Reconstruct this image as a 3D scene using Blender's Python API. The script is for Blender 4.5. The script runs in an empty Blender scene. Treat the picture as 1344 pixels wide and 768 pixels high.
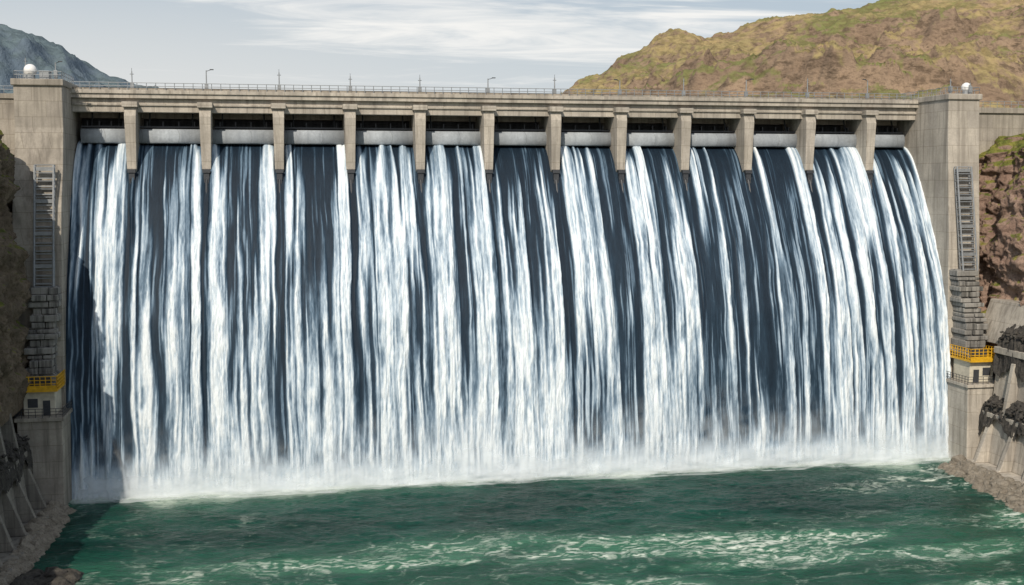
import bpy, math, random
import numpy as np
from mathutils import Vector
random.seed(7); np.random.seed(7)
scene=bpy.context.scene
scene.view_settings.view_transform='Standard'
scene.view_settings.look='None'
scene.view_settings.exposure=0

# ---------------------------------------------------------------- noise
def _h(ix,iy,seed):
    n=(ix*374761393+iy*668265263+seed*974126177)&0xffffffff
    n=((n^(n>>13))*1274126177)&0xffffffff
    n=((n^(n>>15))*1103515245)&0xffffffff
    return ((n^(n>>16))&0xffffff)/float(0xffffff)
def vn(x,y,seed=0):
    x=np.asarray(x,float); y=np.asarray(y,float)
    x,y=np.broadcast_arrays(x,y)
    ix=np.floor(x).astype(np.int64); iy=np.floor(y).astype(np.int64)
    fx=x-ix; fy=y-iy
    fx=fx*fx*fx*(fx*(fx*6-15)+10); fy=fy*fy*fy*(fy*(fy*6-15)+10)
    a=_h(ix,iy,seed);b=_h(ix+1,iy,seed);c=_h(ix,iy+1,seed);d=_h(ix+1,iy+1,seed)
    return (a*(1-fx)+b*fx)*(1-fy)+(c*(1-fx)+d*fx)*fy
def fbm(x,y,o=5,seed=0,g=.5):
    r=0;a=1;t=0
    for i in range(o):
        r=r+a*vn(x*2**i+i*17.3,y*2**i+i*9.1,seed+i); t+=a; a*=g
    return r/t
def ridged(x,y,o=5,seed=0,g=.5):
    r=0;a=1;t=0
    for i in range(o):
        r=r+a*(1-np.abs(2*vn(x*2**i+i*7.3,y*2**i+i*3.1,seed+i)-1)); t+=a; a*=g
    return r/t
def sstep(a,b,x):
    t=np.clip((x-a)/(b-a),0,1); return t*t*(3-2*t)

# ---------------------------------------------------------------- materials
class NT:
    def __init__(s,name):
        s.m=bpy.data.materials.new(name); s.m.use_nodes=True
        s.t=s.m.node_tree; s.b=s.t.nodes['Principled BSDF']; s.out=s.t.nodes['Material Output']
    def n(s,ty,**k):
        nd=s.t.nodes.new(ty)
        for a,v in k.items(): setattr(nd,a,v)
        return nd
    def set(s,sock,v):
        if isinstance(v,bpy.types.NodeSocket): s.t.links.new(v,sock)
        else:
            if sock.type=='RGBA' and len(v)==3: v=(*v,1)
            sock.default_value=v
    def math(s,op,a,b=0.0,c=None,clamp=False):
        nd=s.n('ShaderNodeMath',operation=op,use_clamp=clamp)
        s.set(nd.inputs[0],a); s.set(nd.inputs[1],b)
        if c is not None: s.set(nd.inputs[2],c)
        return nd.outputs[0]
    def pos(s): return s.n('ShaderNodeNewGeometry').outputs['Position']
    def mapv(s,v,scale=(1,1,1),loc=(0,0,0),rot=(0,0,0)):
        nd=s.n('ShaderNodeMapping'); s.set(nd.inputs[0],v)
        nd.inputs['Scale'].default_value=scale; nd.inputs['Location'].default_value=loc; nd.inputs['Rotation'].default_value=rot
        return nd.outputs[0]
    def noise(s,v,scale=1,detail=4,rough=.55,dist=0):
        nd=s.n('ShaderNodeTexNoise'); s.set(nd.inputs['Vector'],v)
        nd.inputs['Scale'].default_value=scale; nd.inputs['Detail'].default_value=detail
        nd.inputs['Roughness'].default_value=rough; nd.inputs['Distortion'].default_value=dist
        return nd.outputs['Fac']
    def ramp(s,f,stops,interp='LINEAR'):
        nd=s.n('ShaderNodeValToRGB'); s.set(nd.inputs[0],f); cr=nd.color_ramp; cr.interpolation=interp
        while len(cr.elements)<len(stops): cr.elements.new(.5)
        for e,(p,c) in zip(cr.elements,stops):
            e.position=p; e.color=(*c,1) if hasattr(c,'__len__') else (c,c,c,1)
        return nd.outputs[0]
    def mix(s,f,a,b,mode='MIX'):
        nd=s.n('ShaderNodeMix',data_type='RGBA',blend_type=mode)
        s.set(nd.inputs[0],f); s.set(nd.inputs[6],a); s.set(nd.inputs[7],b)
        return nd.outputs[2]
    def mr(s,v,a,b,c=0.,d=1.,smooth=True):
        nd=s.n('ShaderNodeMapRange',interpolation_type='SMOOTHSTEP' if smooth else 'LINEAR')
        s.set(nd.inputs['Value'],v)
        for nm,x in (('From Min',a),('From Max',b),('To Min',c),('To Max',d)): s.set(nd.inputs[nm],x)
        return nd.outputs[0]
    def bump(s,h,strength=.5,dist=.1,normal=None):
        nd=s.n('ShaderNodeBump'); s.set(nd.inputs['Height'],h)
        nd.inputs['Strength'].default_value=strength; nd.inputs['Distance'].default_value=dist
        if normal is not None: s.set(nd.inputs['Normal'],normal)
        return nd.outputs[0]
    def xyz(s,v):
        nd=s.n('ShaderNodeSeparateXYZ'); s.set(nd.inputs[0],v); return nd.outputs
    def comb(s,x,y,z):
        nd=s.n('ShaderNodeCombineXYZ'); s.set(nd.inputs[0],x);s.set(nd.inputs[1],y);s.set(nd.inputs[2],z); return nd.outputs[0]
    def fin(s,col,rough=.85,normal=None,spec=.3,metal=0):
        s.set(s.b.inputs['Base Color'],col); s.set(s.b.inputs['Roughness'],rough)
        s.b.inputs['Specular IOR Level'].default_value=spec; s.b.inputs['Metallic'].default_value=metal
        if normal is not None: s.set(s.b.inputs['Normal'],normal)
        return s.m

def concrete(name,base,dark,stain=.6,panel=(4.0,2.4)):
    t=NT(name); P=t.pos(); x=t.xyz(P)
    big=t.noise(P,.18,4,.6)
    fine=t.noise(P,3.0,3,.7)
    st=t.noise(t.mapv(P,(1.1,1.1,.07)),1.0,4,.6)
    st=t.mr(st,.44,.68)
    col=t.mix(t.mr(big,.3,.7),base,tuple(c*.68 for c in base))
    col=t.mix(t.math('MULTIPLY',st,stain),col,dark)
    col=t.mix(t.mr(fine,.3,.75,0,.4),col,tuple(c*.5 for c in base))
    h=t.math('ADD',x[0],x[1])
    br=t.n('ShaderNodeTexBrick'); br.offset=.5
    t.set(br.inputs['Vector'],t.comb(h,x[2],0.0))
    br.inputs['Scale'].default_value=1; br.inputs['Brick Width'].default_value=panel[0]; br.inputs['Row Height'].default_value=panel[1]
    br.inputs['Mortar Size'].default_value=.04; br.inputs['Mortar Smooth'].default_value=.3
    br.inputs['Color1'].default_value=(1,1,1,1); br.inputs['Color2'].default_value=(.84,.84,.86,1); br.inputs['Mortar'].default_value=(.55,.53,.5,1)
    col=t.mix(.8,col,br.outputs['Color'],'MULTIPLY')
    return t.fin(col,.88,t.bump(fine,.35,.06),.25)
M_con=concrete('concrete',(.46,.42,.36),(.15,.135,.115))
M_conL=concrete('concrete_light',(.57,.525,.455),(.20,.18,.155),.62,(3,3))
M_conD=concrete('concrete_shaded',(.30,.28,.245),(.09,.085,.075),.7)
M_cond=concrete('concrete_wet_and_shade',(.10,.105,.11),(.03,.035,.04),.8)
M_constone=concrete('weathered_blocks',(.36,.35,.325),(.05,.05,.048),.95,(2.3,5))
M_gate=concrete('gate_paint',(.48,.53,.58),(.28,.31,.35),.6,(5.8,9))
def simple(name,col,rough=.5,metal=0,var=.35):
    t=NT(name); n=t.noise(t.pos(),1.3,4,.65)
    c=t.mix(t.mr(n,.35,.7,0,var),col,tuple(a*.35 for a in col))
    return t.fin(c,rough,None,.4,metal)
M_steel=simple('galvanised_steel',(.30,.32,.34),.5,.3)
M_dsteel=simple('dark_steel',(.06,.065,.075),.5,.2)
M_yel=simple('yellow_paint',(.75,.42,.02),.5,0,.45)
M_cream=simple('cream_render',(.60,.56,.46),.8,0,.3)
M_white=simple('white_fibreglass',(.8,.8,.8),.4,0,.1)

def rockmat(name,c1,c2,c3,grass=(.10,.11,.03),gamt=.5,sc=.25,glo=.45,ghi=.75,bd=.6,gmul=(2.1,1.6,1.7),det=6,crev=.55,gbig=None,aniso=None,zg=None):
    t=NT(name); P0=t.pos(); P=P0
    if aniso: P=t.mapv(P0,aniso[0],(0,0,0),aniso[1])
    n1=t.noise(P,sc,det,.65,.4); n2=t.noise(P,sc*5,5,.7)
    col=t.mix(t.mr(n1,.35,.65),c1,c2)
    col=t.mix(t.mr(n2,.5,.68,0,.8),col,c3)
    col=t.mix(t.mr(n2,.36,.55,crev,0),col,tuple(a*.35 for a in c1))
    nz=t.xyz(t.n('ShaderNodeNewGeometry').outputs['Normal'])[2]
    n3=t.noise(P,sc*1.6,6,.68)
    g=t.math('ADD',nz,t.math('MULTIPLY',t.math('SUBTRACT',n3,.5),.9))
    if zg: g=t.math('ADD',g,t.mr(t.xyz(P0)[2],zg[0],zg[1],0,zg[2]))
    g=t.mr(g,glo,ghi,0,gamt)
    gc=t.mix(t.mr(n1,.38,.62),grass,tuple(a*b for a,b in zip(grass,gmul)))
    if gbig:
        nb2=t.noise(t.mapv(P0,(1,1,1),(70,30,0)),.014,5,.65,.6)
        gc=t.mix(t.mr(nb2,.54,.68,0,.75),gc,(.42,.29,.205))
        nb=t.noise(P0,.016,6,.68,.6)
        gc=t.mix(t.mr(nb,.43,.57,0,.9),gc,gbig)
    gc=t.mix(t.mr(n2,.40,.6,.55,0),gc,tuple(a*.4 for a in grass))
    col=t.mix(g,col,gc)
    hh=t.math('ADD',n1,t.math('MULTIPLY',n2,.45))
    return t.fin(col,.95,t.bump(hh,.9,bd),.1)
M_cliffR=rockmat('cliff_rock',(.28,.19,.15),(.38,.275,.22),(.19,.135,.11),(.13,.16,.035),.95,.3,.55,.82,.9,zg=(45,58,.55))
M_cliffL=rockmat('shaded_cliff_rock',(.15,.12,.09),(.21,.165,.12),(.10,.085,.065),(.10,.13,.03),.95,.3,.55,.82,.9,zg=(46,57,.6))  # left cliff's shade is put into a darker rock colour
M_rip=rockmat('riprap_stone',(.21,.185,.15),(.31,.28,.235),(.12,.11,.09),(.07,.08,.03),.1,.8,.8,1.2,.2)
M_deb=rockmat('dark_debris',(.055,.052,.05),(.10,.093,.083),(.03,.03,.03),(.05,.055,.02),.15,.9,.8,1.2,.2)

# ---------------------------------------------------------------- mesh helpers
def link(o,parent=None):
    scene.collection.objects.link(o)
    if parent: o.parent=parent
    return o
def empty(name):
    e=bpy.data.objects.new(name,None); link(e); return e
class MB:
    def __init__(s): s.v=[];s.f=[]
    def add(s,vs,fs):
        k=len(s.v); s.v+= [tuple(p) for p in vs]; s.f+=[tuple(i+k for i in f) for f in fs]
    def box(s,x0,x1,y0,y1,z0,z1):
        s.add([(x0,y0,z0),(x1,y0,z0),(x1,y1,z0),(x0,y1,z0),(x0,y0,z1),(x1,y0,z1),(x1,y1,z1),(x0,y1,z1)],
              [(0,3,2,1),(4,5,6,7),(0,1,5,4),(1,2,6,5),(2,3,7,6),(3,0,4,7)])
    def prism(s,poly,x0,x1,x0t=None,x1t=None):
        n=len(poly); zs=[p[1] for p in poly]; a,b=min(zs),max(zs)
        def X(z,lo,hi): 
            return lo if hi is None else lo+(hi-lo)*(z-a)/(b-a)
        vs=[(X(z,x0,x0t),y,z) for y,z in poly]+[(X(z,x1,x1t),y,z) for y,z in poly]
        s.add(vs,[tuple(range(n))[::-1],tuple(range(n,2*n))]+[(i,(i+1)%n,n+(i+1)%n,n+i) for i in range(n)])
    def prismy(s,poly,y0,y1):
        n=len(poly)
        vs=[(x,y0,z) for x,z in poly]+[(x,y1,z) for x,z in poly]
        s.add(vs,[tuple(range(n)),tuple(range(n,2*n))[::-1]]+[(i,n+i,n+(i+1)%n,(i+1)%n) for i in range(n)])
    def cyl(s,p0,p1,r0,r1=None,n=8):
        r1=r0 if r1 is None else r1
        p0=Vector(p0);p1=Vector(p1);d=(p1-p0).normalized()
        a=d.orthogonal().normalized();b=d.cross(a)
        vs=[p0+(a*math.cos(t)+b*math.sin(t))*r0 for t in [2*math.pi*i/n for i in range(n)]]
        vs+=[p1+(a*math.cos(t)+b*math.sin(t))*r1 for t in [2*math.pi*i/n for i in range(n)]]
        s.add(vs,[tuple(range(n))[::-1],tuple(range(n,2*n))]+[(i,(i+1)%n,n+(i+1)%n,n+i) for i in range(n)])
    def sphere(s,c,r,n=16,m=10,sq=1):
        vs=[];fs=[]
        for j in range(m+1):
            p=math.pi*j/m
            for i in range(n):
                a=2*math.pi*i/n
                vs.append((c[0]+r*math.sin(p)*math.cos(a),c[1]+r*math.sin(p)*math.sin(a),c[2]+r*sq*math.cos(p)))
        for j in range(m):
            for i in range(n):
                fs.append((j*n+i,(j+1)*n+i,(j+1)*n+(i+1)%n,j*n+(i+1)%n))
        s.add(vs,fs)
    def obj(s,name,mat,parent=None,smooth=False,bevel=0):
        me=bpy.data.meshes.new(name); me.from_pydata(s.v,[],s.f); me.materials.append(mat); me.validate()
        import bmesh
        bm=bmesh.new(); bm.from_mesh(me); bmesh.ops.recalc_face_normals(bm,faces=bm.faces); bm.to_mesh(me); bm.free()
        if smooth:
            for p in me.polygons: p.use_smooth=True
        o=bpy.data.objects.new(name,me); link(o,parent)
        if bevel:
            m=o.modifiers.new('bevel','BEVEL'); m.width=bevel; m.segments=2; m.limit_method='ANGLE'; m.angle_limit=math.radians(40)
        return o
def grid(name,X,Y,Z,mat,attrs={},vec={},parent=None,flip=False):
    r,c=X.shape
    co=np.stack([X,Y,Z],-1).reshape(-1,3).astype(np.float32)
    i=np.arange(r-1)[:,None]*c+np.arange(c-1)[None]
    q=np.stack([i,i+1,i+c+1,i+c],-1).reshape(-1,4)
    if flip: q=q[:,::-1]
    me=bpy.data.meshes.new(name)
    me.vertices.add(len(co)); me.vertices.foreach_set('co',co.ravel())
    me.loops.add(q.size); me.loops.foreach_set('vertex_index',q.ravel().astype(np.int32))
    me.polygons.add(len(q)); me.polygons.foreach_set('loop_start',np.arange(0,q.size,4,dtype=np.int32))
    me.polygons.foreach_set('use_smooth',np.ones(len(q),bool))
    for k,a in attrs.items():
        at=me.attributes.new(k,'FLOAT','POINT'); at.data.foreach_set('value',a.astype(np.float32).ravel())
    for k,a in vec.items():
        at=me.attributes.new(k,'FLOAT_VECTOR','POINT'); at.data.foreach_set('vector',a.astype(np.float32).ravel())
    me.materials.append(mat); me.update(); me.validate()
    o=bpy.data.objects.new(name,me); return link(o,parent)

# ---------------------------------------------------------------- dam
XL,XR=-33.6,112.4
PX0,BAY=-24.6,11.59
piers=[PX0+BAY*i for i in range(12)]
prof=np.array([(207,54.6),(203.5,54.4),(201,53.6),(199,51.8),(197,49),(194,44),(191.3,39),(188.4,33),(186,26),(184.3,16),(183.3,6),(182.9,0),(182.7,-3)],float)
seg=np.r_[0,np.cumsum(np.hypot(*np.diff(prof,axis=0).T))]
def profile(n):
    s=np.linspace(0,seg[-1],n)
    f=np.linspace(0,seg[-1],2000)
    y=np.interp(f,seg,prof[:,0]); z=np.interp(f,seg,prof[:,1])
    k=np.hanning(120);k/=k.sum()
    y=np.convolve(np.pad(y,60,'reflect',reflect_type='odd'),k,'same')[60:-60]
    z=np.convolve(np.pad(z,60,'reflect',reflect_type='odd'),k,'same')[60:-60]
    return s,np.interp(s,f,y),np.interp(s,f,z)

dam=empty('concrete_dam')
s_,py_,pz_=profile(60)
b=MB(); b.prism([(y+.7,z-.5) for y,z in zip(py_,pz_)]+[(214,-3),(214,54)],XL-.2,XR+.2); b.obj('spillway_face',M_cond,dam,True)

b=MB()
for x in piers:
    b.prism([(197.0,60.3),(196.2,58.2),(196.6,49.8),(198.5,48.6),(208,48.6),(208,60.3)],x-.7,x+.7,x-.95,x+.95)
    b.box(x-1.2,x+1.2,196.0,208.01,59.6,60.45)
b.obj('spillway_piers',M_conL,dam,bevel=.08)
b=MB()
for x in piers:
    b.box(x-.45,x+.45,196.15,197.6,48.1,49.7)
    b.box(x-.62,x+.62,195.95,196.25,49.2,49.75)
    b.cyl((x-.3,196.2,48.4),(x-.3,195.9,45.0),.11); b.cyl((x+.3,196.2,48.4),(x+.25,195.9,44.6),.11)
    b.box(x-.38,x+.38,195.75,196.1,46.3,46.9)
    b.cyl((x,196.4,48.2),(x,194.2,43.6),.2)
b.obj('pier_nose_brackets',M_dsteel,dam)
b=MB()
for x in piers:
    b.prism([(197.6,49.7),(196.3,47.6),(193.6,43.0),(191.4,39.0),(193,38),(200,48)],x-.16,x+.16)
b.obj('splitter_fins',M_cond,dam)

b=MB()
b.box(XL-.1,XR+.1,197.2,209,61.05,62.2)
b.box(XL-.1,XR+.1,196.9,197.45,61.75,62.35)
b.obj('deck_slab',M_conL,dam,bevel=.06)
b=MB()
b.box(XL+.02,XR-.02,198.0,200.2,58.9,61.04)
b.box(XL+.02,XR-.02,197.7,198.3,59.9,60.25)
b.box(XL+.02,XR-.02,204.5,206.5,58.2,61.04)
ends=[XL]+piers+[XR]
b.obj('deck_girders',M_conL,dam,bevel=.05)
b=MB(); b.box(XL,XR,206.6,207.4,54,61.0); b.obj('recess_back_wall',M_cond,dam)  # shade under the deck is put into this wall's dark colour
b=MB(); bs=MB()
for a,c in zip(ends[:-1],ends[1:]):
    x0=a+.8;x1=c-.8
    pts=[]
    for k in range(11):
        t=math.radians(-42+84*k/10)
        pts.append((201.6-1.5*math.cos(t),55.15+1.75*math.sin(t)))
    b.prism(pts+[(201.9,pts[-1][1]),(201.9,pts[0][1])],x0,x1)
    bs.box(x0,x1,200.9,201.4,56.55,56.8)
    for k in range(4):
        x=x0+(x1-x0)*(k+.5)/4
        bs.box(x-.08,x+.08,201.2,202.2,56.8,57.6)
    for x in (x0+1.6,x1-1.6):
        bs.cyl((x,201.4,56.7),(x,203.4,60.9),.13)
b.obj('spillway_gates',M_gate,dam,True)
bs.obj('gate_hoist_frames',M_dsteel,dam)

b=MB()
def rail(b,p0,p1,h=1.15,step=1.45,r=.05,rails=(1.,.55)):
    p0=Vector(p0);p1=Vector(p1);L=(p1-p0).length;n=max(1,round(L/step))
    for i in range(n+1):
        p=p0.lerp(p1,i/n); b.cyl(p,p+Vector((0,0,h)),r,n=5)
    for q in rails:
        o=Vector((0,0,h*q)); b.cyl(p0+o,p1+o,r*.9,n=5)
rail(b,(XL,197.15,62.35),(XR,197.15,62.35),r=.06)
rail(b,(XL,208.7,62.2),(XR,208.7,62.2))
b.obj('deck_railing',M_steel,dam)
b=MB()
b.box(XL,XR,197.5,198.0,62.2,62.75)
b.obj('deck_kerb',M_con,dam,bevel=.04)

def tower(side):
    b=MB()
    if side<0:
        x0,x1=-40.6,XL
        b.prism([(212,63.1),(190,63.1),(190,56),(188.6,50),(186.2,44),(184.8,38),(184,22),(183.2,-3),(212,-3)],x0,x1)
        b.box(x0-.3,x1+.25,189.6,212.1,62.3,63.3)
    else:
        x0,x1=XR,118.3
        b.prism([(212,62.6),(187.2,62.6),(187,56),(186.4,48),(185.6,38),(185,22),(184.2,-3),(212,-3)],x0,x1)
        b.box(x0-.25,x1+.3,186.8,212.1,61.9,62.9)
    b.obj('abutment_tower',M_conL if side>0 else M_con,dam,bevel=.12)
tower(-1);tower(1)
b=MB()
rail(b,(-40.4,190,63.3),(-33.6,190,63.3)); rail(b,(-40.4,190,63.3),(-40.4,205,63.3)); rail(b,(-33.6,190,63.3),(-33.6,200,63.3))
rail(b,(112.6,187.2,62.9),(118.2,187.2,62.9)); rail(b,(112.6,187.2,62.9),(112.6,205,62.9)); rail(b,(118.2,187.2,62.9),(118.2,205,62.9))
b.obj('tower_railing',M_steel,dam)
b=MB()
b.box(-95,-40.62,198,201,52,60.8); b.box(-95,-40.62,197.7,201.3,60.8,61.6)
b.box(118.33,190,198,201,50,60.3); b.box(118.33,190,197.6,201.3,60.3,61.3)
b.obj('crest_wall',M_con,dam,bevel=.06)
b=MB(); rail(b,(118.5,197.8,61.3),(189,197.8,61.3)); rail(b,(-94,197.9,61.6),(-40.8,197.9,61.6)); b.obj('crest_wall_railing',M_steel,dam)

def mast(x,y,z,h,arm=0):
    e=empty('lamp_mast'); b=MB()
    b.cyl((x,y,z),(x,y,z+.3),.22,n=8); b.cyl((x,y,z+.3),(x,y,z+h),.12,.08,n=6)
    b.obj('pole',M_steel,e)
    b=MB(); 
    b.box(x-.28,x+.28,y-.25,y+.25,z+.3,z+1.4)
    b.obj('switch_box',M_steel,e,bevel=.03)
    b=MB()
    if arm:
        b.cyl((x,y,z+h-.15),(x+arm,y-.5,z+h+.1),.045,n=5); b.box(x+arm-.3,x+arm+.3,y-.65,y-.35,z+h+.02,z+h+.16)
    else:
        b.cyl((x,y,z+h),(x,y,z+h+.5),.03,n=5); b.box(x-.3,x+.3,y-.04,y+.04,z+h-.5,z+h-.42)
    b.obj('lamp_head',M_dsteel,e)
for i,x in enumerate(piers): mast(x+.2,198.6,62.2,random.uniform(2.9,3.9),[0,.9,0,-.9][i%4] if random.random()<.4 else 0)
mast(-39,191.5,63.3,3.2); mast(-34.6,191.0,63.3,2.6,.8); mast(113.3,188.3,62.9,2.6); mast(117.2,188.5,62.9,2.0)
mast(136,198.6,61.3,3.0,.8)
def radome(x,y,z,r):
    e=empty('radome'); b=MB(); b.cyl((x,y,z),(x,y,z+.7),r*.75,r*.7,16); b.obj('base_drum',M_steel,e)
    b=MB(); b.sphere((x,y,z+.6+r*.8),r,20,12); b.obj('dome',M_white,e,True)
radome(-38.3,191.2,63.3,.95); radome(117.0,189.4,62.9,.85)
b=MB(); b.box(-37,-35.6,191,193,63.3,64.5); b.box(-37.1,-35.5,190.9,193.1,64.5,64.62); b.obj('equipment_cabinet',M_steel,bevel=.05)

# ---------------------------------------------------------------- rocks helper
def ico_base(sub=2):
    import bmesh
    bm=bmesh.new(); bmesh.ops.create_icosphere(bm,subdivisions=sub,radius=1)
    v=np.array([x.co[:] for x in bm.verts]); f=[[x.index for x in q.verts] for q in bm.faces]; bm.free(); return v,f
IV,IF=ico_base(2)
def rocks(name,pts,mat,parent=None):
    V=[];F=[];k=0
    for (x,y,z,r) in pts:
        v=IV.copy()
        for _ in range(7):
            d=np.random.normal(size=3); d/=np.linalg.norm(d); t=np.random.uniform(.55,.85)
            q=v@d; v-=np.outer(np.clip(q-t,0,None),d)
        v*=r*np.random.uniform(.7,1.25,3)*np.array([1,1,.75])
        a=np.random.uniform(0,6.28);c,s=math.cos(a),math.sin(a)
        v=v@np.array([[c,s,0],[-s,c,0],[0,0,1]])
        V.append(v+np.array([x,y,z])); F+= [tuple(i+k for i in f) for f in IF]; k+=len(v)
    V=np.concatenate(V)
    me=bpy.data.meshes.new(name); me.from_pydata(V.tolist(),[],F); me.materials.append(mat)
    o=bpy.data.objects.new(name,me); return link(o,parent)
R=np.random.uniform

# ---------------------------------------------------------------- side structures
def side_structs(sg):
    base=XL if sg<0 else XR
    X=lambda a: base+sg*a
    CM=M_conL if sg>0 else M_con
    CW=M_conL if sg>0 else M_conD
    def box(b,a0,a1,*r):
        x0,x1=sorted((X(a0),X(a1))); b.box(x0,x1,*r)
    e=empty('control_platform')
    b=MB()
    b.prism([(176.6,-3),(177.2,13.2),(184.6,13.2),(184.6,-3)],*sorted((X(-.6),X(5.6))))
    b.obj('pier_base',CM,e,bevel=.12)
    b=MB(); box(b,-.9,5.9,176.8,184.6,13.21,13.75); b.obj('platform_slab',CM,e,bevel=.05)
    b=MB()
    xa,xb=X(-.8),X(5.8)
    rail(b,(xa,176.95,13.75),(xb,176.95,13.75),1.3,.9,.05,(1,.66,.33)); rail(b,(xa,176.95,13.75),(xa,184,13.75),1.3,.9,.05,(1,.66,.33)); rail(b,(xb,176.95,13.75),(xb,184,13.75),1.3,.9,.05,(1,.66,.33))
    b.obj('platform_railing',M_dsteel,e)
    b=MB(); box(b,.5,4.9,178.6,183.6,13.76,17.4); b.obj('kiosk_wall',M_cream,e,bevel=.08)
    b=MB(); box(b,1.2,2.2,178.5,178.62,13.8,16.0); box(b,2.9,4.3,178.5,178.62,15.0,16.3); b.obj('kiosk_openings',M_dsteel,e)
    b=MB(); box(b,0,5.4,177.6,184.1,17.41,17.75)
    x0,x1=X(.02),X(5.38)
    for p0,p1 in (((x0,177.65),(x1,177.65)),((x0,177.65),(x0,184)),((x1,177.65),(x1,184))):
        rail(b,(*p0,17.75),(*p1,17.75),1.9,.75,.07,(1,.72,.44,.2))
    box(b,0,5.4,177.6,177.68,17.76,18.35)
    b.obj('yellow_gallery',M_yel,e)
    b=MB(); box(b,1.2,4.2,179.5,183,17.76,19.3); b.obj('hoist_cabinet',M_dsteel,e,bevel=.08)
    b=MB(); z=17.76
    while z<32.0:
        h=random.uniform(.7,1.35)
        k=(z-18)/14
        y=180.0+2.6*k+random.uniform(-.45,.45)
        a0=.9-.5*k+random.uniform(-.35,.3); a1=4.7-.5*k+random.uniform(-.5,.5)
        zz=[z,z+h-random.uniform(.05,.22)]
        m=a0+(a1-a0)*random.uniform(.3,.7)
        box(b,a0,m-.04,y,188,*zz)
        box(b,m+.04,a1,y+random.uniform(-.35,.35),188,z,zz[1]+random.uniform(-.15,.05))
        box(b,a0+.25,a1-.25,y+.8,188,z+h-.3,z+h+.05)
        z+=h
    b.obj('stepped_stone_buttress',M_constone,None,bevel=.12)
    e2=empty('steel_staircase')
    zb,zt=32.3,50.3
    yb,yt=(182.9,186.6) if sg<0 else (183.2,185.3)
    ab,at_=1.5,.9
    if sg<0: ab,at_=1.0,1.0
    P=lambda k,a,dy=0:(X(ab+(at_-ab)*k+a),yb+(yt-yb)*k+dy,zb+(zt-zb)*k)
    b=MB()
    for a in (0,2.7):
        b.cyl(P(0,a),P(1,a),.16,n=6); b.cyl(P(0,a,.9),P(1,a,.9),.1,n=6)
    n=15
    for i in range(n+1):
        k=i/n
        for a in (0,2.7): b.cyl(P(k,a),P(k,a,.9),.07,n=5)
        b.cyl(P(k,0),P(k,2.7),.08,n=5)
    b.obj('stringers',M_steel,e2)
    b=MB()
    for i in range(n):
        k=(i+.5)/n
        p=P(k,.12);q=P(k,2.58)
        x0,x1=sorted((p[0],q[0])); b.box(x0,x1,p[1]+.1,p[1]+.9,p[2]-.28,p[2]+.28 if i%4==2 else p[2]-.1)
    b.obj('treads',M_steel,e2)
    # retaining wall
    o=0 if sg>0 else 2.3
    e3=empty('retaining_wall')
    b=MB()
    def pr(poly,y0,y1):
        b.prismy([(X(a),z) for a,z in poly],y0,y1)
    pr([(-3.0+o*1.2,-3),(-2.6+o*1.2,1.2),(2.2+o,1.2),(2.2+o,-3)],60,176.5)
    pr([(1.2+o,1.21),(2.2+o,9.6),(7.5+o,9.6),(7.5+o,1.21)],60,176.5)
    pr([(3.4+o,9.62),(4.4+o,20.4),(9.5+o,20.4),(9.5+o,9.62)],60,176.5)
    if sg>0: pr([(4.9,20.42),(7.4,27.5),(10.5,27.5),(10.5,20.42)],60,184.0)
    b.obj('wall_tiers',CW,e3,bevel=.1)
    b=MB()
    y=174.0
    while y>62:
        pr([(-1.6+o,1.22),(-.9+o,1.42),(1.75+o,8.6),(2.6+o,8.6),(1.3+o,1.22)],y-.5,y+.5)
        pr([(1.6+o,9.63),(3.0+o,18.2),(4.6+o,18.2),(3.6+o,9.63)],y-4.0,y-3.1)
        y-=6.6
    b.box(*sorted((X(1.5+o),X(2.4+o))),60,176.4,8.65,9.5)
    b.box(*sorted((X(3.4+o),X(4.5+o))),60,176.4,19.2,20.3)
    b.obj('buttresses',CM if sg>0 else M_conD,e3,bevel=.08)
    # rubble and loose spoil heaped on the ledges: one draped displaced sheet per ledge plus stones
    for (aa,zz,sd_) in (((1.2,1.9,3.2,4.6),(6.9,10.3,11.6,12.3),700),((3.3,4.1,5.6,7.8),(17.2,21.2,23.0,25.0),720)):
        us=np.linspace(0,1,40); ys_=np.linspace(100,176.3,560)
        U,Yg=np.meshgrid(us,ys_)
        A=np.interp(U,np.linspace(0,1,4),aa); Zg=np.interp(U,np.linspace(0,1,4),zz)
        r1=ridged(Yg/1.3,U*3,5,sd_,.62)-.5; r2=fbm(Yg/3.5,U*1.5,3,sd_+9)
        A=A+o-r1*1.5*(.35+U*(1-U)*3); Zg=Zg+r1*1.0-(1-U)*(r2-.5)*5.5
        grid('spoil_heap',X(A),Yg,Zg,M_deb,parent=e3,flip=(sg<0))
    p=[]
    for _ in range(900):
        y=R(120,176.2)
        if R(0,1)<.5: a=R(1.4,3.8); z=10.3+R(-.4,1.2)
        else: a=R(3.7,5.8); z=21.6+R(-.4,1.5)
        p.append((X(a+o),y,z,R(.15,.5)))
    rocks('ledge_rubble',p,M_deb,e3)
side_structs(-1); side_structs(1)

def bank(sg,y0,y1,n,lo,hi,sl):
    base=XL if sg<0 else XR; out=[]
    for _ in range(n):
        y=R(y0,y1); u=R(0,1); l=lo+sl*(178-y); a=l+(hi-l)*u
        out.append((base+sg*a,y,-.3+1.5*u*R(.6,1.1),R(.35,.9)*(1.0 if R(0,1)<.85 else 1.5)))
    return out
rocks('riprap_rocks',bank(1,128,177,1400,-5.2,-2.2,-.12),M_rip)
rocks('riprap_rocks',bank(-1,128,176.5,1400,-1.8,1.2,.03),M_rip)
rocks('boulder_cluster',[(-29.5+R(-3.2,3.2),144.6+R(-2.6,2.6),R(-.5,.45),R(.5,1.4)) for _ in range(70)],M_deb)

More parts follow.
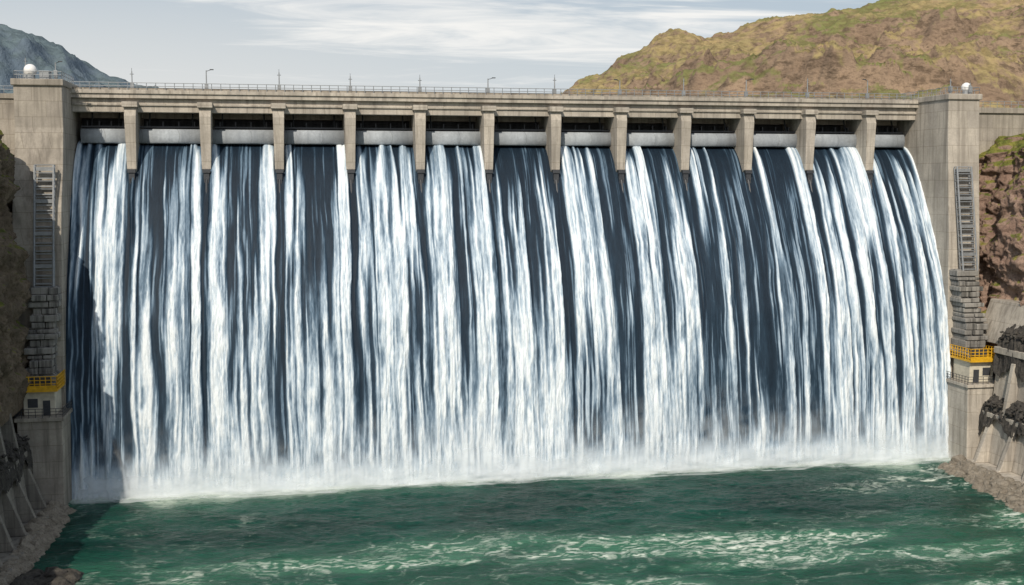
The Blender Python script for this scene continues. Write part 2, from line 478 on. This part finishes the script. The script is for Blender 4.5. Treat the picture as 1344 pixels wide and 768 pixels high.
# ---------------------------------------------------------------- cliffs / banks
def cliff(sg):
    pd=np.array([0,.5,1.0,2.0,3.4,6,10,20,50,120,300]); pz=np.array([15,22,27,35,45,53,56.5,58.5,63,74,90])
    cs=np.r_[0,np.cumsum(np.hypot(np.diff(pd),np.diff(pz)))]
    u=np.r_[np.linspace(0,50,190),np.geomspace(50.5,cs[-1],60)]
    yy=np.r_[np.linspace(30,150,60)[:-1],np.linspace(150,200,190),np.linspace(201,330,50)]
    U,Yg=np.meshgrid(u,yy); D=np.interp(U,cs,pd);Z=np.interp(U,cs,pz)
    amp=np.clip(U/6,0,1)
    rn=ridged(Yg/9+3*sg,U/7,6,11+sg,.55)-.55
    fn=fbm(Yg/2.2,U/1.8,5,31+sg,.6)-.5
    disp=(rn*5.0+fn*2.6)*amp
    disp+=-(1-sstep(0,.12,np.abs(vn(Yg/5+9,U/25,77)-.5)))*1.2*amp
    if sg<0:
        base=-41.0+3.2*sstep(184.6,181.2,Yg)
        D=D*(.35+.65*sstep(36,60,U))
    else: base=118.6+0*Yg
    Xg=base+sg*(D-disp+.8)
    Zg=Z+(fbm(Yg/12,U/12,5,51)-.5)*5*np.clip((U-25)/20,0,1)
    if sg<0:   # unseen near end of left bank lowered to keep its shadow off the falls
        q=sstep(136,170,Yg); Zg=15+(Zg-15)*(.25+.75*q)
    Zg=np.where(Yg>196,np.minimum(Zg,58.5),Zg)
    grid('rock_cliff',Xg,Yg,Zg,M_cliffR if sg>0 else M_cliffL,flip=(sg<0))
cliff(-1);cliff(1)

# ---------------------------------------------------------------- hills
M_hill=rockmat('hillside',(.24,.175,.125),(.34,.25,.175),(.16,.115,.085),(.35,.285,.14),.95,.05,.62,.86,3.0,(1.15,1.1,1.1),8,.75,(.175,.20,.07),((1,.45,1.6),(0,0,.5)))
M_far=rockmat('hazed_hillside',(.115,.155,.20),(.135,.175,.215),(.10,.135,.18),(.12,.165,.17),.6,.02,.6,.95,5,(1.2,1.2,1.2),6,.25)  # bluish haze of distance is put into the rock and grass colours
hx=np.array([60,100,125,139,152,166,186,199,216,232,249,271,306,324,420,600,900]); hz=np.array([45,58,78,91.7,99,107.8,120,125,122.5,127,134.5,138,140.7,145,178,215,240])
def hill():
    xs=np.linspace(60,640,760); ys=np.r_[np.linspace(212,620,460),np.linspace(625,1100,30)]
    X,Y=np.meshgrid(xs,ys)
    zr=np.interp(X,hx,hz)
    t=(Y-235)/(600-235)
    up=np.clip(t,0,1)**.85
    z=50+(zr-50)*up
    z=np.where(Y>600,zr-(Y-600)*.35,z)
    wx=X+(fbm(X/40,Y/40,3,90)-.5)*40; wyy=Y+(fbm(X/40,Y/40,3,95)-.5)*40
    crag=sstep(460,240,X)*.75+.25
    n=ridged(wx/90,wyy/90,8,5,.56)-.62
    gx=wx+.55*wyy
    gully=ridged(gx/52,wyy/220,7,25,.56)-.62
    g2=ridged((X-.5*Y)/19,Y/60,5,125,.58)-.6
    bands=np.abs(((z+10*fbm(X/60,Y/60,3,99))/13)%1-.5)*2
    env=sstep(.0,.25,t)*(1-.82*sstep(.62,.95,t))
    z=z+(n*30*crag+gully*36*(.4+.6*crag)+g2*9*crag+(sstep(.2,.8,bands)-.5)*7*crag)*env
    z+=(fbm(X/9,Y/9,5,44,.6)-.5)*4.5*sstep(0,.1,t)*(.4+.6*crag)
    z+=(ridged(X/18,Y/18,5,61,.6)-.6)*7*sstep(.75,1,t)*crag
    z=np.where(t<0,50+t*0,z)
    grid('hill',X,Y,z,M_hill)
hill()
def far():
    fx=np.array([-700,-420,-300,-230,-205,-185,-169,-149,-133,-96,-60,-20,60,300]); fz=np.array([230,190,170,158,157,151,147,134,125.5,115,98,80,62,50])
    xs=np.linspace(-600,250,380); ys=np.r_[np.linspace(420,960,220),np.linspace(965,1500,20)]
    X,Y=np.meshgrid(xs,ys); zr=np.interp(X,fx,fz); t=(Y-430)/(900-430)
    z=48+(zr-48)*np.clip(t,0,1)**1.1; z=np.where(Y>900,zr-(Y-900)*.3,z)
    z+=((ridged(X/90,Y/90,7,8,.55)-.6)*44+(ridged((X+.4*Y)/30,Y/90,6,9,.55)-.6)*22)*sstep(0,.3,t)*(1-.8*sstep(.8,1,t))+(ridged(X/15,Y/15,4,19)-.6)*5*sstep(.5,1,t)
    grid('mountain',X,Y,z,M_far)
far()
t=NT('ground_soil'); P=t.pos(); n=t.noise(P,.02,4,.6)
M_gr=t.fin(t.mix(n,(.10,.09,.05),(.18,.14,.09)),.95)
me=MB(); me.box(-6000,6000,-3000,9000,-8,-6); me.obj('ground',M_gr)

# ---------------------------------------------------------------- falling water
nx,ns=1750,330
s,wy,wz=profile(ns)
xs=np.linspace(XL+.02,XR-.02,nx)
S,Xw=np.meshgrid(s,xs,indexing='ij')
wob=(fbm(Xw/3.,S/12,4,2)-.5)*.8*np.clip(S/20,0,1)
xw=Xw+wob
F=.40*vn(xw/3.2,S/60,101)+.34*vn(xw/1.2,S/34,102)+.26*vn(xw/.5,S/17,103)
F=(F-.5)*1.5+.5
k=np.round((xw-PX0)/BAY); rel=(xw-PX0)-k*BAY
dp=np.abs(rel-.25*(vn(k*2.3,S/16,17)-.5)*np.clip(S/20,0,1))
T=np.interp(S,[0,5,9,15,24,40,62],[.92,.80,.68,.55,.465,.41,.34])
gapw=.42+.25*vn(k*3.7,S/9,7)+.45*sstep(6,12,S)*vn(k*1.7,S/16,9)
gm=np.exp(-(dp/gapw)**4)*np.interp(S,[0,6,12,40,54,62],[.6,1,1,.92,.75,.1])*(.72+.4*vn(k*5.1,S/8,13))
jet=.26*np.exp(-((dp-1.8)/.9)**2)*np.interp(S,[0,4,20,40],[.8,1,.6,.2])
bay=np.floor((xw-PX0)/BAY); fr=(xw-PX0)/BAY-bay
bi=bay.astype(np.int64)
def slot(seed,w0,w1,lo,hi):
    c=lo+(hi-lo)*_h(bi,0*bi+seed,5)+.02*(vn(bi*1.3+seed,S/14,seed)-.5)
    w=w0+w1*_h(bi,0*bi+seed+50,5)
    w=w*(.5+.9*vn(bi*2.1+seed,S/9,seed+3))
    return np.exp(-np.abs((fr-c)/w)**3)
mid=np.maximum(slot(1,.03,.06,.35,.65)*np.interp(S,[0,8,30,50,60],[.5,1,.85,.6,.1]),slot(2,.010,.016,.12,.35)*np.interp(S,[0,8,30,55,60],[.2,.7,.7,.5,.1]))
mid=np.maximum(mid,slot(4,.010,.018,.65,.9)*np.interp(S,[0,8,30,55,60],[.2,.7,.7,.5,.1]))
G=F-.35*gm+jet-.22*mid
broad=sstep(T-.16,T+.13,G)
thr=.45*vn(xw/.34,S/10,201)+.3*vn(xw/.15+S*.02,S/5,202)+.25*vn(xw/.7,S/9,204)
thr=np.clip((thr-.5)*1.9+.5,0,1)
chunk=fbm(xw/.42,S/2.6,4,203,.62)
chunk=np.clip((chunk-.5)*2.0+.5,0,1)
deepn=np.clip(S/25,0,1)
foam=broad*(.80+.78*(thr-.5)*(1-.25*deepn)+.42*(chunk-.5)*deepn)
foam+=(1-broad)*(sstep(.52,1.0,thr)*np.interp(S,[0,6,20,60],[.12,.28,.42,.5])+np.interp(S,[0,12,40,60],[0,.03,.10,.2])*(.6+.8*chunk))
foam*=(1-.85*np.clip(np.maximum(gm,mid*.75),0,1)*(1-.3*thr))
foam=np.clip(foam,0,1)
foam=np.maximum(foam,sstep(56.5,63,S)*(.7+.3*chunk))
ty=np.gradient(wy);tz=np.gradient(wz);L=np.hypot(ty,tz); nyv=tz/L; nzv=-ty/L
off=broad*(.15+.45*F)+foam*.10+(chunk-.5)*.24*broad*deepn+.04
off*=np.clip(S/6,0.1,1)
Yw=wy[:,None]+nyv[:,None]*off; Zw=wz[:,None]+nzv[:,None]*off
t=NT('falling_water')
at=t.n('ShaderNodeAttribute',attribute_name='flow').outputs['Vector']
fa=t.n('ShaderNodeAttribute',attribute_name='foam').outputs['Fac']
f1=t.noise(t.mapv(at,(5.0,.8,1)),1,5,.68,.5)
fac=t.math('ADD',fa,t.math('MULTIPLY',t.math('SUBTRACT',f1,.5),t.math('ADD',.10,t.math('MULTIPLY',fa,.62))),clamp=True)
col=t.ramp(fac,[(0,(.006,.014,.026)),(.15,(.020,.042,.070)),(.36,(.12,.185,.26)),(.64,(.40,.50,.60)),(.97,(.75,.82,.875))])
M_fall=t.fin(col,.6,t.bump(f1,.3,.12),.2)
fl=np.stack([Xw,S,0*S],-1)
grid('spillway_waterfall',Xw,Yw,Zw,M_fall,{'foam':foam},{'flow':fl},flip=True)

# ---------------------------------------------------------------- mist
t=NT('spray_mist')
al=t.n('ShaderNodeAttribute',attribute_name='a').outputs['Fac']
tr=t.n('ShaderNodeBsdfTransparent'); df=t.n('ShaderNodeBsdfDiffuse'); df.inputs[0].default_value=(.78,.84,.89,1)
m2=t.n('ShaderNodeMixShader'); t.set(m2.inputs[0],al); t.t.links.new(tr.outputs[0],m2.inputs[1]); t.t.links.new(df.outputs[0],m2.inputs[2])
t.t.links.new(m2.outputs[0],t.out.inputs[0])
mist=empty('spray_mist')
for i,(yo,hh,aa) in enumerate(((181.9,12.5,.50),(180.8,6.0,.48),(179.3,2.2,.36))):
    xs=np.linspace(XL+.8,XR-.5,700); hs=np.linspace(0,1,30)
    H,X=np.meshgrid(hs,xs,indexing='ij')
    Y=yo+(fbm(X/6,H*2,3,300+i)-.5)*1.4-H*.4; Z=H*hh*(.55+.9*fbm(X/7,0*X,3,320+i))
    n=fbm(X/2.4,Z/2.0,5,340+i,.6)
    A=np.clip((1-H)**1.4*sstep(.22,.75,n+.25*(1-H))*aa,0,1)*sstep(0,.02,(X-XL-.8)/50)*sstep(0,.02,(XR-.5-X)/50)
    grid('mist_layer',X,Y,Z,t.m,{'a':A},parent=mist)

# ---------------------------------------------------------------- pool
xs=np.linspace(-60,135,900); ys=np.r_[np.linspace(20,120,60)[:-1],np.linspace(120,184.5,520)]
X,Y=np.meshgrid(xs,ys)
Z=(fbm(X/5,Y/3,5,401,.55)-.5)*.7+(ridged(X/14,Y/9,3,411)-.6)*.35*sstep(165,140,Y)+.25*sstep(176,183,Y)*(fbm(X/1.2,Y/1.2,3,421)-.3)
wx=X+(fbm(X/9,Y/9,4,501)-.5)*14; wyy=Y+(fbm(X/9,Y/9,4,511)-.5)*12
base=fbm(wx/11,wyy/4.0,6,521,.58)
rid=np.clip(1-np.abs(base-.5)*16,0,1)
base2=fbm(wx/4.2+5,wyy/1.6,5,541,.6); rid2=np.clip(1-np.abs(base2-.5)*10,0,1)
fine=fbm(X/.9,Y/.4,4,531,.6)
patch=sstep(.42,.64,fbm(X/22+3,Y/8,4,551))
near=sstep(158,147,Y)*sstep(-36,-28,X)
rgt=sstep(72,102,X)*sstep(150,168,Y); lft=sstep(2,-24,X)*sstep(160,172,Y)
reg=np.maximum(np.maximum(near,rgt*.9),lft*.8)
web=np.clip((rid*.9+rid2*.7*patch)*(.18+patch)*sstep(.36,.62,fine),0,1)*reg
web+=np.clip(rid2*rid*sstep(.4,.62,fine),0,1)*.15*sstep(172,160,Y)
dd=183-Y
reach=1.6+5.2*fbm(X/9,Y/30,4,561)**1.5*(1+1.1*sstep(60,105,X)+1.1*sstep(10,-20,X))
edge=np.clip(1-dd/reach,0,1)**.9*sstep(.3,.62,fine+.35*np.clip(1-dd/reach,0,1))
foamp=np.clip(np.maximum(web,edge),0,1)
aer=np.clip(near*(patch*.85+.15)+reg*.35*base+np.clip(1-dd/(reach*2.0),0,1)*.6,0,1)
t=NT('river_water'); P=t.pos()
fo=t.n('ShaderNodeAttribute',attribute_name='foam').outputs['Fac']; ae=t.n('ShaderNodeAttribute',attribute_name='aer').outputs['Fac']
w1=t.noise(t.mapv(P,(.55,1.1,1)),1.0,6,.64,.4)
w0=t.noise(t.mapv(P,(.045,.09,1)),1,4,.6,.5)
deep=t.mix(t.mr(w0,.35,.65),(.002,.030,.023),(.006,.062,.046))
deep=t.mix(ae,deep,(.055,.18,.115))
deep=t.mix(t.mr(w1,.5,.7,0,.35),deep,(.016,.10,.072))
ff=t.math('ADD',fo,t.math('MULTIPLY',t.math('SUBTRACT',w1,.5),t.math('MULTIPLY',fo,1.2)),clamp=True)
col=t.mix(ff,deep,(.70,.78,.70))
M_riv=t.fin(col,t.mr(ff,0,.6,.2,.7),t.bump(w1,.95,.75),.10)
grid('river_water',X,Y,Z,M_riv,{'foam':foamp,'aer':aer})
t=NT('reservoir_water'); M_res=t.fin((.02,.06,.07),.1,t.bump(t.noise(t.pos(),.6,3),.3,.2),.5)
b=MB(); b.box(-800,900,212.5,900,47,52); b.obj('reservoir_water',M_res)

# ---------------------------------------------------------------- world + sun
sd=Vector((-.28,-.70,.58)).normalized()
el=math.asin(sd.z); rot=math.atan2(sd.x,sd.y)
w=bpy.data.worlds.new('World'); scene.world=w; w.use_nodes=True; nt=w.node_tree
bg=nt.nodes['Background']
class WT(NT):
    def __init__(s): s.t=nt
t=WT()
sky=nt.nodes.new('ShaderNodeTexSky'); sky.sky_type='NISHITA'; sky.sun_disc=False; sky.sun_elevation=el; sky.sun_rotation=rot%(2*math.pi)
sky.air_density=1.0; sky.dust_density=2.0; sky.ozone_density=2.0
tc=nt.nodes.new('ShaderNodeTexCoord').outputs['Generated']
v=t.xyz(tc); z=t.math('MAXIMUM',v[2],0.02)
zz=t.math('ADD',z,.10)
pl=t.comb(t.math('DIVIDE',v[0],zz),t.math('DIVIDE',v[1],zz),0.0)
c1=t.noise(t.mapv(pl,(.75,1.9,1),(2.3,.4,0),(0,0,-.45)),1,6,.62,1.2)
c2=t.noise(t.mapv(pl,(.22,.42,1),(1.9,1.2,0),(0,0,-.4)),1,2,.5,.3)
lv=t.math('SUBTRACT',v[2],t.math('SUBTRACT',.142,t.math('MULTIPLY',v[0],.10)))
band=t.math('MULTIPLY',t.mr(t.math('ABSOLUTE',lv),0,.045,1,0),t.math('MULTIPLY',t.mr(v[0],-.16,.04),t.mr(v[0],.30,.42,1,0)))
cs=t.math('ADD',t.math('ADD',t.math('MULTIPLY',c1,.6),t.math('MULTIPLY',c2,.4)),t.math('MULTIPLY',band,.13))
cl=t.mr(cs,.50,.69)
haze=t.mr(v[2],0.0,.24,.92,.45)
base=t.mix(haze,sky.outputs[0],(6.9,7.65,8.3))
warm=t.math('MULTIPLY',t.mr(v[2],.0,.22,1,0),t.mr(v[0],.55,-.2,0,.8))
base=t.mix(warm,base,(9.8,9.55,9.1))
col=t.mix(t.math('MULTIPLY',cl,.92),base,(11.0,10.85,10.5))
t.set(bg.inputs[0],col); bg.inputs[1].default_value=.086
sl=bpy.data.lights.new('sun','SUN'); sl.energy=3.6; sl.angle=math.radians(.5); sl.color=(1,.89,.74)
so=bpy.data.objects.new('sun',sl); link(so); so.rotation_euler=sd.to_track_quat('Z','Y').to_euler(); so.location=(-100,-100,200)

# ---------------------------------------------------------------- camera
cam=bpy.data.cameras.new('camera'); cam.lens=41.2; cam.sensor_width=36; cam.clip_end=20000; cam.clip_start=.5
co=bpy.data.objects.new('camera',cam); link(co); co.location=(0,0,48.1)
co.rotation_euler=(math.radians(90-5.5),0,math.radians(-10.75))
scene.camera=co
